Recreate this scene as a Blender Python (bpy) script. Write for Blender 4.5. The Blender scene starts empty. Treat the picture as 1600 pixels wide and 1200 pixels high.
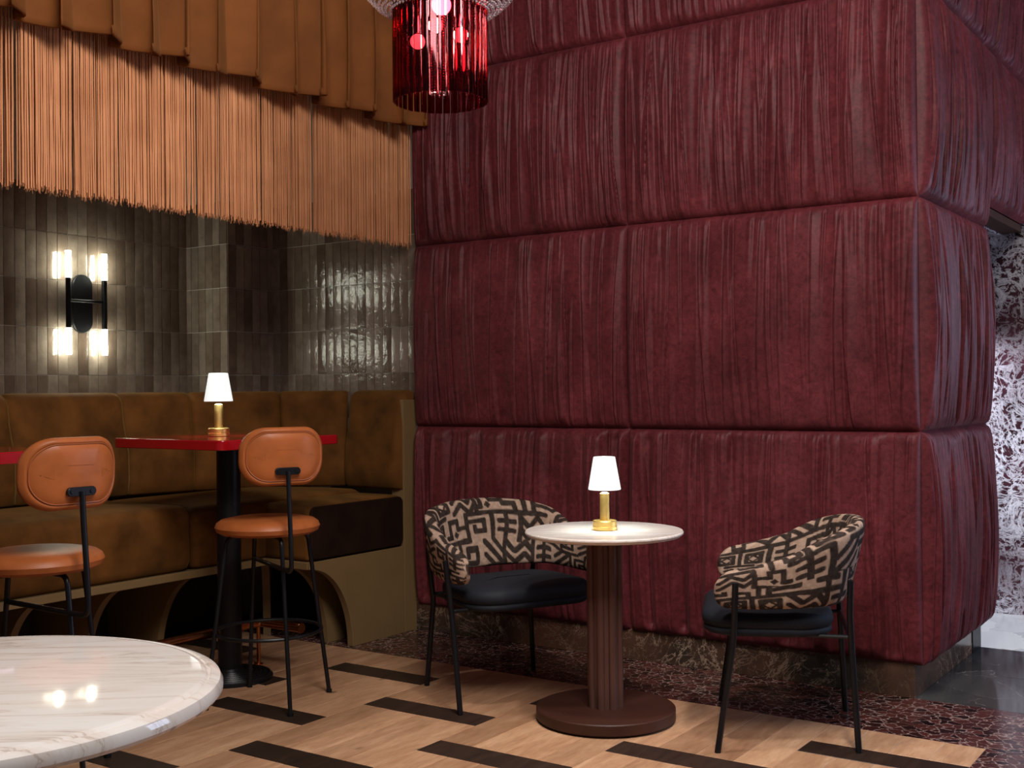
import bpy, math, random
import numpy as np
from mathutils import Matrix, Vector
C = bpy.context.scene.collection
R = random.Random(7)
PI = math.pi
rad = math.radians

# ------------------------------------------------------------------ camera, world, lights, exposure
def camera():
    yaw, pitch, roll, F = rad(34.50835852), rad(0.33631313), rad(-0.55699875), 1814.07
    fwd = Vector((-math.sin(yaw), math.cos(yaw), 0)); right = Vector((math.cos(yaw), math.sin(yaw), 0)); up = Vector((0, 0, 1))
    f = fwd*math.cos(pitch)+up*math.sin(pitch); u = right.cross(f)
    r2 = right*math.cos(roll)+u*math.sin(roll); u2 = -right*math.sin(roll)+u*math.cos(roll)
    cd = bpy.data.cameras.new('camera'); co = bpy.data.objects.new('camera', cd); C.objects.link(co)
    m = Matrix((r2, u2, -f)).transposed().to_4x4(); m.translation = Vector((0, 0, 1.3))
    co.matrix_world = m
    cd.sensor_fit = 'HORIZONTAL'; cd.sensor_width = 36; cd.lens = 36*F/1600; cd.clip_start = .02; cd.clip_end = 60
    bpy.context.scene.camera = co
camera()
sc = bpy.context.scene
sc.view_settings.view_transform = 'Standard'; sc.view_settings.look = 'None'
sc.view_settings.gamma = 1; sc.view_settings.use_curve_mapping = False
sc.view_settings.exposure = 0.0
w = bpy.data.worlds.new('world'); sc.world = w; w.use_nodes = True
w.node_tree.nodes['Background'].inputs['Color'].default_value = (.75, .72, .8, 1)
w.node_tree.nodes['Background'].inputs['Strength'].default_value = .07

def light(name, kind, loc, target, energy, color, size=.1, spot=60, blend=.6, sizey=None):
    d = bpy.data.lights.new(name, kind); o = bpy.data.objects.new(name, d); C.objects.link(o)
    d.energy = energy; d.color = color
    if kind == 'AREA':
        d.size = size
        if sizey: d.shape = 'RECTANGLE'; d.size_y = sizey
    else: d.shadow_soft_size = size
    if kind == 'SPOT': d.spot_size = rad(spot); d.spot_blend = blend
    o.location = loc
    if target is not None: o.rotation_euler = (Vector(target)-Vector(loc)).to_track_quat('-Z', 'Y').to_euler()
    return o
WARM = (1, .86, .74); NEUT = (1, .93, .88); COOL = (.62, .72, 1.0)
light('ceiling_wash', 'AREA', (-0.7, 1.9, 3.7), (-2.5, 4.7, 1.2), 118, NEUT, 1.5, sizey=1.2)
light('downlight_table', 'SPOT', (-2.0, 3.2, 3.6), (-2.2, 3.75, 0), 150, NEUT, .12, 62, .8)
light('downlight_front', 'SPOT', (-2.6, 0.3, 3.6), (-2.15, 1.2, .7), 190, NEUT, .2, 40, .8)
light('downlight_right', 'SPOT', (-.9, 3.1, 3.6), (-1.3, 4.0, 0), 160, NEUT, .12, 60, .8)
light('downlight_booth', 'SPOT', (-1.9, 1.2, 2.9), (-4.4, 3.3, .65), 62, WARM, .15, 46, .9)
light('fringe_fill', 'SPOT', (-2.0, 1.7, 3.6), (-4.05, 3.5, 2.35), 62, NEUT, .15, 62, .9)  # added fill spot that brightens the cord fringe; no known fitting there
light('daylight_opening', 'AREA', (1.6, 6.8, 1.9), (-1.3, 5.5, 1.5), 75, COOL, 1.6, sizey=1.8)
light('corridor_spot', 'SPOT', (-2.2, 6.3, 2.0), (-1.45, 6.85, .35), 230, (.86, .9, 1), .05, 84, .5)

# ------------------------------------------------------------------ helpers
class G:
    """collects vertices and faces for one mesh"""
    def __init__(s): s.v = []; s.f = []
    def add(s, v, f):
        n = len(s.v); s.v += [tuple(p) for p in v]; s.f += [tuple(i+n for i in q) for q in f]; return s
    def box(s, x0, x1, y0, y1, z0, z1):
        return s.add([(x0,y0,z0),(x1,y0,z0),(x1,y1,z0),(x0,y1,z0),(x0,y0,z1),(x1,y0,z1),(x1,y1,z1),(x0,y1,z1)],
                     [(0,3,2,1),(4,5,6,7),(0,1,5,4),(1,2,6,5),(2,3,7,6),(3,0,4,7)])
    def rings(s, rings, cap=True, closed=True):
        n = len(rings[0]); v = [p for r in rings for p in r]; f = []
        for i in range(len(rings)-1):
            for j in range(n if closed else n-1):
                a = i*n+j; b = i*n+(j+1) % n
                f.append((a, b, b+n, a+n))
        if cap: f.append(tuple(range(n))[::-1]); f.append(tuple(range((len(rings)-1)*n, len(rings)*n)))
        return s.add(v, f)
    def lathe(s, prof, n=48, c=(0,0,0), rfun=None, cap=True):
        rg = []
        for r, z in prof:
            rg.append([(c[0]+r*(rfun(2*PI*k/n) if rfun else 1)*math.cos(2*PI*k/n), c[1]+r*(rfun(2*PI*k/n) if rfun else 1)*math.sin(2*PI*k/n), c[2]+z) for k in range(n)])
        return s.rings(rg, cap)
    def tube(s, pts, r, n=10, cap=True, loop=False):
        P = [Vector(p) for p in pts]; m = len(P); rg = []
        rr = r if isinstance(r, (list, tuple)) else [r]*m
        t0 = (P[1]-P[0]).normalized(); nrm = t0.orthogonal().normalized()
        for i in range(m):
            if loop: t = (P[(i+1) % m]-P[i-1]).normalized()
            else: t = (P[min(i+1, m-1)]-P[max(i-1, 0)]).normalized()
            nrm = (nrm-t*nrm.dot(t)).normalized(); b = t.cross(nrm)
            rg.append([tuple(P[i]+(nrm*math.cos(2*PI*k/n)+b*math.sin(2*PI*k/n))*rr[i]) for k in range(n)])
        if loop: rg.append(rg[0]); return s.rings(rg, False)
        return s.rings(rg, cap)
    def prism(s, poly, axis, a0, a1):
        """poly of 2-D points extruded along axis 'x','y','z' from a0 to a1"""
        def P(u, v, a): return {'x': (a,u,v), 'y': (u,a,v), 'z': (u,v,a)}[axis]
        n = len(poly); v = [P(*p, a0) for p in poly]+[P(*p, a1) for p in poly]
        f = [tuple(range(n))[::-1], tuple(range(n, 2*n))]+[(i, (i+1) % n, (i+1) % n+n, i+n) for i in range(n)]
        return s.add(v, f)
    def obj(s, name, mat, parent=None, smooth=True, bevel=0, seg=2, angle=40):
        me = bpy.data.meshes.new(name); me.from_pydata(s.v, [], s.f); me.update()
        me.materials.append(mat)
        o = bpy.data.objects.new(name, me); C.objects.link(o); o.parent = parent
        fixn(me)
        if smooth: me.shade_smooth(); me.set_sharp_from_angle(angle=rad(angle))
        if bevel:
            b = o.modifiers.new('bevel', 'BEVEL'); b.width = bevel; b.segments = seg; b.limit_method = 'ANGLE'; b.angle_limit = rad(35)
        return o
def fixn(me):
    import bmesh
    bm = bmesh.new(); bm.from_mesh(me); bmesh.ops.recalc_face_normals(bm, faces=bm.faces); bm.to_mesh(me); bm.free()
def np_grid_obj(name, Pts, mat, parent=None, closed_v=False, closed_u=False, flip=False, colors=None):
    """Pts (nu, nv, 3) -> smooth quad grid"""
    nu, nv = Pts.shape[:2]
    idx = np.arange(nu*nv).reshape(nu, nv)
    if closed_v: idx = np.concatenate([idx, idx[:, :1]], 1)
    if closed_u: idx = np.concatenate([idx, idx[:1]], 0)
    a, b, c, d = idx[:-1, :-1], idx[1:, :-1], idx[1:, 1:], idx[:-1, 1:]
    q = np.stack([a, d, c, b] if flip else [a, b, c, d], -1).reshape(-1, 4)
    me = bpy.data.meshes.new(name)
    me.vertices.add(nu*nv); me.vertices.foreach_set('co', Pts.reshape(-1).astype(np.float32))
    me.loops.add(q.size); me.loops.foreach_set('vertex_index', q.reshape(-1).astype(np.int32))
    me.polygons.add(len(q)); me.polygons.foreach_set('loop_start', np.arange(0, q.size, 4, dtype=np.int32))
    me.update(calc_edges=True); me.validate()
    if colors is not None:
        at = me.color_attributes.new('print', 'FLOAT_COLOR', 'POINT')
        at.data.foreach_set('color', np.concatenate([np.repeat(colors.reshape(-1, 1), 3, 1), np.ones((nu*nv, 1))], 1).astype(np.float32).reshape(-1))
    me.materials.append(mat); me.shade_smooth()
    o = bpy.data.objects.new(name, me); C.objects.link(o); o.parent = parent
    return o
def thing(name, label, cat, loc=(0,0,0), rz=0, group=None):
    o = bpy.data.objects.new(name, None); C.objects.link(o); o.empty_display_size = .1
    o.location = loc; o.rotation_euler = (0, 0, rz); o['label'] = label; o['category'] = cat
    if group: o['group'] = group
    return o
def struct(o): o['kind'] = 'structure'; return o
def dup(root, loc, rz, label):
    r = root.copy(); C.objects.link(r); r.location = loc; r.rotation_euler = (0, 0, rz); r['label'] = label
    for ch in list(root.children):
        c = ch.copy(); C.objects.link(c); c.parent = r
        for g in ch.children:
            d = g.copy(); C.objects.link(d); d.parent = c
    return r
def arc(cx, cy, r, a0, a1, n): return [(cx+r*math.cos(a0+(a1-a0)*i/n), cy+r*math.sin(a0+(a1-a0)*i/n)) for i in range(n+1)]
def rrect(w, h, r, n=6):
    p = []
    for sx, sy, a in ((1,1,0), (-1,1,PI/2), (-1,-1,PI), (1,-1,1.5*PI)):
        p += arc(sx*(w/2-r), sy*(h/2-r), r, a, a+PI/2, n)
    return p
def smooth_path(pts, k=8):
    """Catmull-Rom through points"""
    P = [Vector(p) for p in pts]; P = [P[0]*2-P[1]]+P+[P[-1]*2-P[-2]]; out = []
    for i in range(1, len(P)-2):
        for j in range(k):
            t = j/k; a, b, c, d = P[i-1:i+3]
            out.append(.5*((2*b)+(c-a)*t+(2*a-5*b+4*c-d)*t*t+(3*b-a-3*c+d)*t**3))
    out.append(P[-2]); return out
def bend_path(pts, r, n=6):
    """polyline with rounded corners"""
    P = [Vector(p) for p in pts]; out = [P[0]]
    for i in range(1, len(P)-1):
        a = (P[i-1]-P[i]); b = (P[i+1]-P[i]); rr = min(r, a.length*.49, b.length*.49)
        A = P[i]+a.normalized()*rr; B = P[i]+b.normalized()*rr
        for k in range(n+1):
            t = k/n; out.append(A*(1-t)**2+P[i]*2*t*(1-t)+B*t*t)
    out.append(P[-1]); return out
def noise2(u, v, fu, fv, seed):
    """smooth value noise, numpy"""
    rs = np.random.RandomState(seed); L = rs.rand(257, 257)
    x = u*fu+rs.rand()*50; y = v*fv+rs.rand()*50
    xi = np.floor(x).astype(int); yi = np.floor(y).astype(int); fx = x-xi; fy = y-yi
    fx = fx*fx*(3-2*fx); fy = fy*fy*(3-2*fy); xi %= 256; yi %= 256
    return (L[xi, yi]*(1-fx)+L[xi+1, yi]*fx)*(1-fy)+(L[xi, yi+1]*(1-fx)+L[xi+1, yi+1]*fx)*fy

# ------------------------------------------------------------------ materials
def M(name): 
    m = bpy.data.materials.new(name); m.use_nodes = True
    return m, m.node_tree, m.node_tree.nodes['Principled BSDF']
def N(t, typ, **kw):
    n = t.nodes.new(typ)
    for k, v in kw.items():
        if k in n.inputs: n.inputs[k].default_value = v
        else: setattr(n, k, v)
    return n
def col(c): return (c[0], c[1], c[2], 1)
def coords(t, scale=(1,1,1), rot=(0,0,0), kind='Object', rnd=False):
    tc = N(t, 'ShaderNodeTexCoord'); mp = N(t, 'ShaderNodeMapping'); mp.inputs['Scale'].default_value = scale; mp.inputs['Rotation'].default_value = rot
    t.links.new(tc.outputs[kind], mp.inputs['Vector'])
    if rnd:
        oi = N(t, 'ShaderNodeObjectInfo'); mu = N(t, 'ShaderNodeVectorMath', operation='SCALE'); mu.inputs[0].default_value = (37, 91, 53)
        t.links.new(oi.outputs['Random'], mu.inputs['Scale']); t.links.new(mu.outputs[0], mp.inputs['Location'])
    return mp.outputs['Vector']
def ramp(t, fac, stops):
    r = N(t, 'ShaderNodeValToRGB'); e = r.color_ramp.elements
    while len(e) < len(stops): e.new(.5)
    for i, (p, c) in enumerate(stops): e[i].position = p; e[i].color = col(c)
    t.links.new(fac, r.inputs['Fac']); return r.outputs['Color']
def mixc(t, fac, a, b, blend='MIX'):
    m = N(t, 'ShaderNodeMix', data_type='RGBA', blend_type=blend)
    for s, x in (('A', a), ('B', b)):
        sock = [i for i in m.inputs if i.name == s and i.type == 'RGBA'][0]
        if isinstance(x, tuple): sock.default_value = col(x)
        else: t.links.new(x, sock)
    f = [i for i in m.inputs if i.name == 'Factor' and i.type == 'VALUE'][0]
    if isinstance(fac, (int, float)): f.default_value = fac
    else: t.links.new(fac, f)
    return [o for o in m.outputs if o.type == 'RGBA'][0]
def bump(t, b, height, strength, dist=.01):
    n = N(t, 'ShaderNodeBump', Strength=strength, Distance=dist); t.links.new(height, n.inputs['Height']); t.links.new(n.outputs[0], b.inputs['Normal'])
def noise(t, vec, scale, detail=3, rough=.5, dist=0):
    n = N(t, 'ShaderNodeTexNoise', Scale=scale, Detail=detail, Roughness=rough, Distortion=dist); t.links.new(vec, n.inputs['Vector']); return n.outputs['Fac']
def plain(name, c, rough=.5, metal=0, spec=.5, coat=0, var=.25, scale=30, bmp=0, sheen=0, sheencol=None):
    m, t, b = M(name); v = coords(t)
    n = noise(t, v, scale, 4)
    cc = ramp(t, n, [(.25, tuple(x*(1-var) for x in c)), (.75, tuple(min(1, x*(1+var)) for x in c))])
    t.links.new(cc, b.inputs['Base Color']); b.inputs['Roughness'].default_value = rough; b.inputs['Metallic'].default_value = metal
    b.inputs['Specular IOR Level'].default_value = spec; b.inputs['Coat Weight'].default_value = coat; b.inputs['Coat Roughness'].default_value = .04
    b.inputs['Sheen Weight'].default_value = sheen
    if sheencol: b.inputs['Sheen Tint'].default_value = col(sheencol); b.inputs['Sheen Roughness'].default_value = .4
    if bmp: bump(t, b, noise(t, v, scale*4, 3), bmp, .002)
    return m
MT = {}
MT['black'] = plain('black_metal', (.006, .006, .008), .38, .0, .32, var=.1)
MT['brass'] = plain('brushed_brass', (.80, .55, .18), .40, 1, var=.08, scale=60)
MT['copper'] = plain('copper', (.55, .22, .09), .28, 1, var=.15)
MT['red'] = plain('red_lacquer', (.33, .004, .008), .08, 0, .6, coat=.6, var=.05)
MT['beige'] = plain('olive_beige_paint', (.20, .125, .052), .5, var=.06, scale=8)
MT['velvet'] = plain('olive_brown_velvet', (.118, .045, .009), .85, 0, .15, var=.5, scale=7, bmp=.25, sheen=.25, sheencol=(.6, .4, .12))
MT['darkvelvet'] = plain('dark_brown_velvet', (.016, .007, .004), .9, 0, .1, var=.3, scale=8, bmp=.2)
MT['leather'] = plain('tan_leather', (.40, .112, .029), .42, 0, .35, var=.14, scale=14, bmp=.18)
MT['piping'] = plain('tan_piping', (.34, .10, .035), .4, var=.1)
MT['seatblack'] = plain('black_fabric', (.010, .012, .018), .7, 0, .25, var=.2, scale=80, bmp=.3)
MT['bronze'] = plain('dark_bronze', (.048, .017, .010), .5, 0, .3, var=.18, scale=6)
MT['bronze2'] = plain('brown_metal_column', (.115, .052, .040), .38, .25, .5, var=.12, scale=5)
MT['curtain'] = plain('ochre_curtain', (.175, .056, .012), .8, 0, .2, var=.25, scale=5, bmp=.5, sheen=.2, sheencol=(.7, .4, .15))
MT['grout'] = plain('grey_grout', (.52, .48, .43), .85, var=.1)
MT['dark'] = plain('dark_paint', (.03, .025, .022), .7)
MT['joint'] = plain('pale_joint', (.50, .36, .25), .7)
MT['ceil'] = plain('ceiling_paint', (.05, .04, .035), .8)

def tile_mat():
    m, t, b = M('glazed_zellige_tile'); v = coords(t, rnd=True)
    oi = N(t, 'ShaderNodeObjectInfo')
    base = ramp(t, oi.outputs['Random'], [(0, (.125, .086, .064)), (.25, (.180, .134, .102)), (.6, (.225, .175, .138)), (1, (.270, .218, .176))])
    n = noise(t, v, 14, 5, .6)
    c = mixc(t, 1, base, ramp(t, n, [(.3, (.72, .70, .68)), (.75, (1.2, 1.2, 1.2))]), 'MULTIPLY')
    t.links.new(c, b.inputs['Base Color'])
    b.inputs['Roughness'].default_value = .14; b.inputs['Specular IOR Level'].default_value = .5
    h1 = noise(t, v, 30, 2, .5); h2 = noise(t, v, 90, 2, .5)
    ad = N(t, 'ShaderNodeMath', operation='MULTIPLY_ADD'); ad.inputs[1].default_value = .35
    t.links.new(h2, ad.inputs[0]); t.links.new(h1, ad.inputs[2])
    bump(t, b, ad.outputs[0], .42, .004)
    return m
MT['tile'] = tile_mat()
def red_mat():
    m, t, b = M('oxblood_gathered_leather'); v = coords(t)
    n1 = noise(t, v, 3.5, 5, .62); n2 = noise(t, v, 42, 6, .7, .6)
    c = ramp(t, n1, [(.28, (.072, .0105, .0145)), (.5, (.110, .017, .022)), (.75, (.165, .028, .034))])
    c = mixc(t, 1, c, ramp(t, n2, [(.33, (.62, .55, .55)), (.52, (1, 1, 1)), (.70, (1.35, 1.4, 1.4))]), 'MULTIPLY')
    t.links.new(c, b.inputs['Base Color']); b.inputs['Roughness'].default_value = .52; b.inputs['Specular IOR Level'].default_value = .22
    b.inputs['Sheen Weight'].default_value = .06; b.inputs['Sheen Tint'].default_value = (1, .5, .55, 1)
    bump(t, b, n2, .22, .003)
    return m
MT['upholstery'] = red_mat()
def white_marble(name, scale, rot, tint):
    m, t, b = M(name); v0 = coords(t, (1, 1, 1), rot); mp = N(t, 'ShaderNodeMapping'); mp.inputs['Scale'].default_value = (scale*.35, scale*2.6, scale); t.links.new(v0, mp.inputs['Vector']); v = mp.outputs['Vector']
    n = noise(t, v, 1.6, 6, .6, .8); n2 = noise(t, v, .7, 4, .5, .4)
    vein = ramp(t, n, [(.40, (1, 1, 1)), (.48, (.92, .87, .83)), (.5, (.66, .57, .52)), (.515, (.90, .84, .80)), (.60, (1, 1, 1))])
    base = ramp(t, n2, [(.3, tint), (.7, (.86, .83, .79))])
    c = mixc(t, ramp(t, n2, [(.35, (.25,)*3), (.6, (.9,)*3)]), base, mixc(t, 1, base, vein, 'MULTIPLY'))
    t.links.new(c, b.inputs['Base Color']); b.inputs['Roughness'].default_value = .06; b.inputs['Coat Weight'].default_value = .0; b.inputs['Coat Roughness'].default_value = .05
    return m
MT['marble'] = white_marble('white_marble', 3.0, (0, 0, rad(-38)), (.80, .72, .66))
MT['marble2'] = white_marble('white_marble_small_table', 4.0, (0, 0, rad(-34)), (.72, .63, .58))
def breccia(name, scale, dark, mid, vein, width, rough=.16, white=0.0, stretch=(1,1,1)):
    m, t, b = M(name); v = coords(t, stretch)
    nz = N(t, 'ShaderNodeTexNoise', Scale=scale*.7, Detail=5, Roughness=.6); t.links.new(v, nz.inputs['Vector'])
    va = N(t, 'ShaderNodeVectorMath', operation='MULTIPLY_ADD'); va.inputs[1].default_value = (.55/scale*2,)*3
    t.links.new(nz.outputs['Color'], va.inputs[0]); t.links.new(v, va.inputs[2])
    vo = N(t, 'ShaderNodeTexVoronoi', feature='DISTANCE_TO_EDGE', Scale=scale); t.links.new(va.outputs[0], vo.inputs['Vector'])
    vc = N(t, 'ShaderNodeTexVoronoi', feature='F1', Scale=scale); t.links.new(va.outputs[0], vc.inputs['Vector'])
    sep = N(t, 'ShaderNodeSeparateColor'); t.links.new(vc.outputs['Color'], sep.inputs[0])
    cells = ramp(t, sep.outputs[0], [(.1, dark), (.8, mid)])
    big = noise(t, v, scale*.35, 4, .6)
    wm = N(t, 'ShaderNodeMath', operation='MULTIPLY_ADD'); wm.inputs[1].default_value = width*2.6; wm.inputs[2].default_value = -width*.85+white
    t.links.new(big, wm.inputs[0])
    lt = N(t, 'ShaderNodeMath', operation='DIVIDE'); t.links.new(vo.outputs['Distance'], lt.inputs[0])
    mx = N(t, 'ShaderNodeMath', operation='MAXIMUM'); mx.inputs[1].default_value = .004; t.links.new(wm.outputs[0], mx.inputs[0]); t.links.new(mx.outputs[0], lt.inputs[1])
    k = ramp(t, lt.outputs[0], [(.25, (1, 1, 1)), (1, (0, 0, 0))])
    fine = noise(t, v, scale*3.2, 5, .65)
    kk = mixc(t, 1, k, ramp(t, fine, [(.42, (.10,)*3), (.62, (1,)*3)]), 'MULTIPLY')
    c = mixc(t, kk, cells, vein)
    t.links.new(c, b.inputs['Base Color']); b.inputs['Roughness'].default_value = rough
    return m
MT['floorgreen'] = breccia('grey_marble_floor', 3.0, (.36, .37, .37), (.50, .50, .49), (.70, .62, .55), .022, .14)
MT['greymarble2'] = breccia('dark_marble_floor', 3.0, (.035, .036, .036), (.07, .068, .066), (.25, .22, .2), .016, .10)
def veiny(name, scale, dark, mid, vein, w1, w2, cover, rough):
    m, t, b = M(name); v = coords(t)
    n1 = noise(t, v, scale, 9, .66, 1.3); n2 = noise(t, v, scale*2.3, 8, .65, 1.6); n3 = noise(t, v, scale*.28, 3, .5); n4 = noise(t, v, scale*.6, 5, .6)
    r1 = ramp(t, n1, [(.5-w1, (0,)*3), (.5, (1,)*3), (.5+w1, (0,)*3)]); r2 = ramp(t, n2, [(.5-w2, (0,)*3), (.5, (.8,)*3), (.5+w2, (0,)*3)])
    k = mixc(t, 1, r1, r2, 'LIGHTEN')
    k = mixc(t, 1, k, ramp(t, n3, [(cover-.12, (.08,)*3), (cover+.12, (1,)*3)]), 'MULTIPLY')
    t.links.new(mixc(t, k, ramp(t, n4, [(.35, dark), (.65, mid)]), vein), b.inputs['Base Color']); b.inputs['Roughness'].default_value = rough
    return m
MT['farmarble'] = veiny('purple_veined_marble', 4.5, (.022, .007, .010), (.085, .030, .042), (.78, .76, .84), .045, .05, .46, .2)
MT['redmarble'] = breccia('red_breccia_marble', 23, (.012, .0045, .005), (.085, .023, .019), (.46, .32, .28), .17, .2)
MT['greymarble'] = veiny('dark_green_brown_marble', 3.2, (.022, .020, .016), (.135, .062, .036), (.62, .44, .32), .013, .010, .50, .2)
def oak(name, a, c, d, grain):
    m, t, b = M(name); v = coords(t, (grain, 1.6, grain), rnd=True)
    oi = N(t, 'ShaderNodeObjectInfo')
    n = noise(t, v, 2.2, 6, .6, .5); n2 = noise(t, v, 11, 4, .6)
    cc = ramp(t, n, [(.28, a), (.52, c), (.75, d)])
    cc = mixc(t, 1, cc, ramp(t, n2, [(.3, (.84, .82, .8)), (.7, (1.06, 1.06, 1.06))]), 'MULTIPLY')
    cc = mixc(t, 1, cc, ramp(t, oi.outputs['Random'], [(0, (.74, .70, .67)), (.5, (1, .99, .98)), (1, (1.2, 1.2, 1.2))]), 'MULTIPLY')
    kn = N(t, 'ShaderNodeTexVoronoi', feature='F1', Scale=1.15); vv = coords(t, (5, 3.0, 5), rnd=True); t.links.new(vv, kn.inputs['Vector'])
    cc = mixc(t, ramp(t, kn.outputs['Distance'], [(.03, (.75,)*3), (.11, (0,)*3)]), cc, (.07, .035, .015))
    t.links.new(cc, b.inputs['Base Color']); b.inputs['Roughness'].default_value = .42
    bump(t, b, n2, .06, .001)
    return m
MT['oak'] = oak('oak_plank', (.38, .200, .108), (.50, .285, .162), (.61, .385, .232), 9)
MT['wenge'] = oak('dark_plank', (.022, .013, .009), (.036, .021, .014), (.052, .031, .021), 12)
def cord_mat():
    m, t, b = M('salmon_cord'); v = coords(t, (1, 1, 1))
    n = noise(t, v, 60, 2); n2 = noise(t, v, 6, 3)
    c = ramp(t, n2, [(.3, (.55, .235, .105)), (.7, (.70, .325, .155))])
    t.links.new(c, b.inputs['Base Color']); b.inputs['Roughness'].default_value = .75; b.inputs['Specular IOR Level'].default_value = .15
    bump(t, b, noise(t, v, 420, 2), .5, .002)
    return m
MT['cord'] = cord_mat()
def emit(name, c, s, base=(.9, .9, .85)):
    m, t, b = M(name); b.inputs['Base Color'].default_value = col(base); b.inputs['Emission Color'].default_value = col(c); b.inputs['Emission Strength'].default_value = s
    return m
def shade_mat():
    m = emit('lit_lamp_shade', (.93, 1, .95), .82, (.5, .5, .48)); t = m.node_tree; b = t.nodes['Principled BSDF']
    g = N(t, 'ShaderNodeTexGradient', gradient_type='RADIAL'); t.links.new(coords(t), g.inputs['Vector'])
    mu = N(t, 'ShaderNodeMath', operation='MULTIPLY'); mu.inputs[1].default_value = 9; t.links.new(g.outputs['Fac'], mu.inputs[0])
    fr = N(t, 'ShaderNodeMath', operation='FRACT'); t.links.new(mu.outputs[0], fr.inputs[0])
    t.links.new(ramp(t, fr.outputs[0], [(0, (.62, .70, .67)), (.035, (.95, 1, .97)), (.965, (.95, 1, .97)), (1, (.62, .70, .67))]), b.inputs['Emission Color'])
    return m
MT['shade'] = shade_mat()
MT['tubeglow'] = emit('lit_glass_tube', (.96, 1, .82), 38)
MT['bulb'] = emit('lit_bulb', (1, .84, .72), 90)
MT['dimbulb'] = emit('dim_bulb', (1, .80, .62), 14)
def tinted(name, c, gloss):
    m = bpy.data.materials.new(name); m.use_nodes = True; t = m.node_tree; t.nodes.remove(t.nodes['Principled BSDF'])
    tr = N(t, 'ShaderNodeBsdfTransparent'); tr.inputs[0].default_value = col(c); gl = N(t, 'ShaderNodeBsdfGlossy'); gl.inputs['Color'].default_value = col(gloss); gl.inputs['Roughness'].default_value = .05
    fr = N(t, 'ShaderNodeFresnel', IOR=1.55); mx = N(t, 'ShaderNodeMixShader')
    t.links.new(fr.outputs[0], mx.inputs[0]); t.links.new(tr.outputs[0], mx.inputs[1]); t.links.new(gl.outputs[0], mx.inputs[2]); t.links.new(mx.outputs[0], t.nodes['Material Output'].inputs[0])
    return m
MT['ruby'] = tinted('ruby_glass', (.47, .09, .12), (.9, .4, .45))
MT['bead'] = plain('crystal_bead', (.95, .80, .84), .06, 1, var=.15, scale=200)
MT['bead2'] = plain('pink_crystal_bead', (.90, .70, .75), .08, .85, coat=.6, var=.25, scale=300)
def kuba_mat():
    m, t, b = M('geometric_woven_fabric'); a = N(t, 'ShaderNodeAttribute', attribute_name='print'); v = coords(t, (1, 1, 1))
    n = noise(t, v, 55, 4, .6)
    lightc = ramp(t, n, [(.3, (.30, .195, .140)), (.7, (.47, .33, .25))]); darkc = ramp(t, n, [(.3, (.016, .010, .008)), (.7, (.050, .034, .027))])
    t.links.new(mixc(t, a.outputs['Fac'], lightc, darkc), b.inputs['Base Color']); b.inputs['Roughness'].default_value = .85; b.inputs['Specular IOR Level'].default_value = .15
    bump(t, b, noise(t, coords(t, (1, 1, .25)), 420, 2), .4, .002)
    return m
MT['kuba'] = kuba_mat()

# ------------------------------------------------------------------ floor
floor = struct(G().box(-7.5, 3, -1.5, 9, -.10, -.0022).obj('floor', MT['joint'], smooth=False))
pm = {}
def plank(kind, x0, x1, y0, y1):
    w_, l_ = round(x1-x0-.002, 3), round(y1-y0-.002, 3)
    k = (kind, w_, l_)
    if k not in pm:
        g = G().box(-w_/2, w_/2, -l_/2, l_/2, -.014, 0)
        me = g.obj('plank', MT[kind], floor, smooth=False, bevel=.0012, seg=1)
        pm[k] = me; o = me
    else:
        o = pm[k].copy(); C.objects.link(o)
    o.location = ((x0+x1)/2, (y0+y1)/2, R.uniform(-.0004, .0004)); o.parent = floor
    if kind == 'wenge': o['label'] = 'dark stained cross plank'
# dark planks lie across X, so their grain runs along X: use a rotated copy
WX = [-.972, -1.533, -2.111, -2.689, -3.267, -3.845, -4.423, -5.001]
EDGE = 4.393
for ci in range(7):
    x1, x0 = WX[ci], WX[ci+1]; wd = (x1-x0)/4
    first = 4.010 if ci % 2 == 0 else 3.635
    top = EDGE; d = first
    while top > .9:
        y1 = top; y0 = d+.143
        if y0 < y1-.01:
            for i in range(4): plank('oak', x0+i*wd, x0+(i+1)*wd, max(y0, .75), y1)
        if d < .9: break
        plank('wenge', x0, x1, d, d+.143)
        top = d; d -= .735
G().box(-5.0, -.972, -1.5, .75, -.014, 0).obj('oak_field', MT['oak'], floor, smooth=False)
G().box(-5.3, 1.8, EDGE, 4.945, -.014, 0).obj('marble_border', MT['redmarble'], floor, smooth=False)
G().box(-.972, 1.8, 1.5, EDGE, -.014, 0).obj('marble_border', MT['redmarble'], floor, smooth=False)
def slabs(x0, x1, y0, y1, nx, ny, mat):
    for i in range(nx):
        for j in range(ny):
            a = x0+(x1-x0)*i/nx; b_ = x0+(x1-x0)*(i+1)/nx; c = y0+(y1-y0)*j/ny; d = y0+(y1-y0)*(j+1)/ny
            G().box(a+.001, b_-.001, c+.001, d-.001, -.014, 0).obj('marble_tile', mat, floor, smooth=False, bevel=.001, seg=1)
slabs(-1.375, 1.8, 4.945, 6.1, 4, 2, MT['greymarble2'])
slabs(-3.4, 1.8, 6.1, 7.1, 7, 2, MT['floorgreen'])

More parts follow.
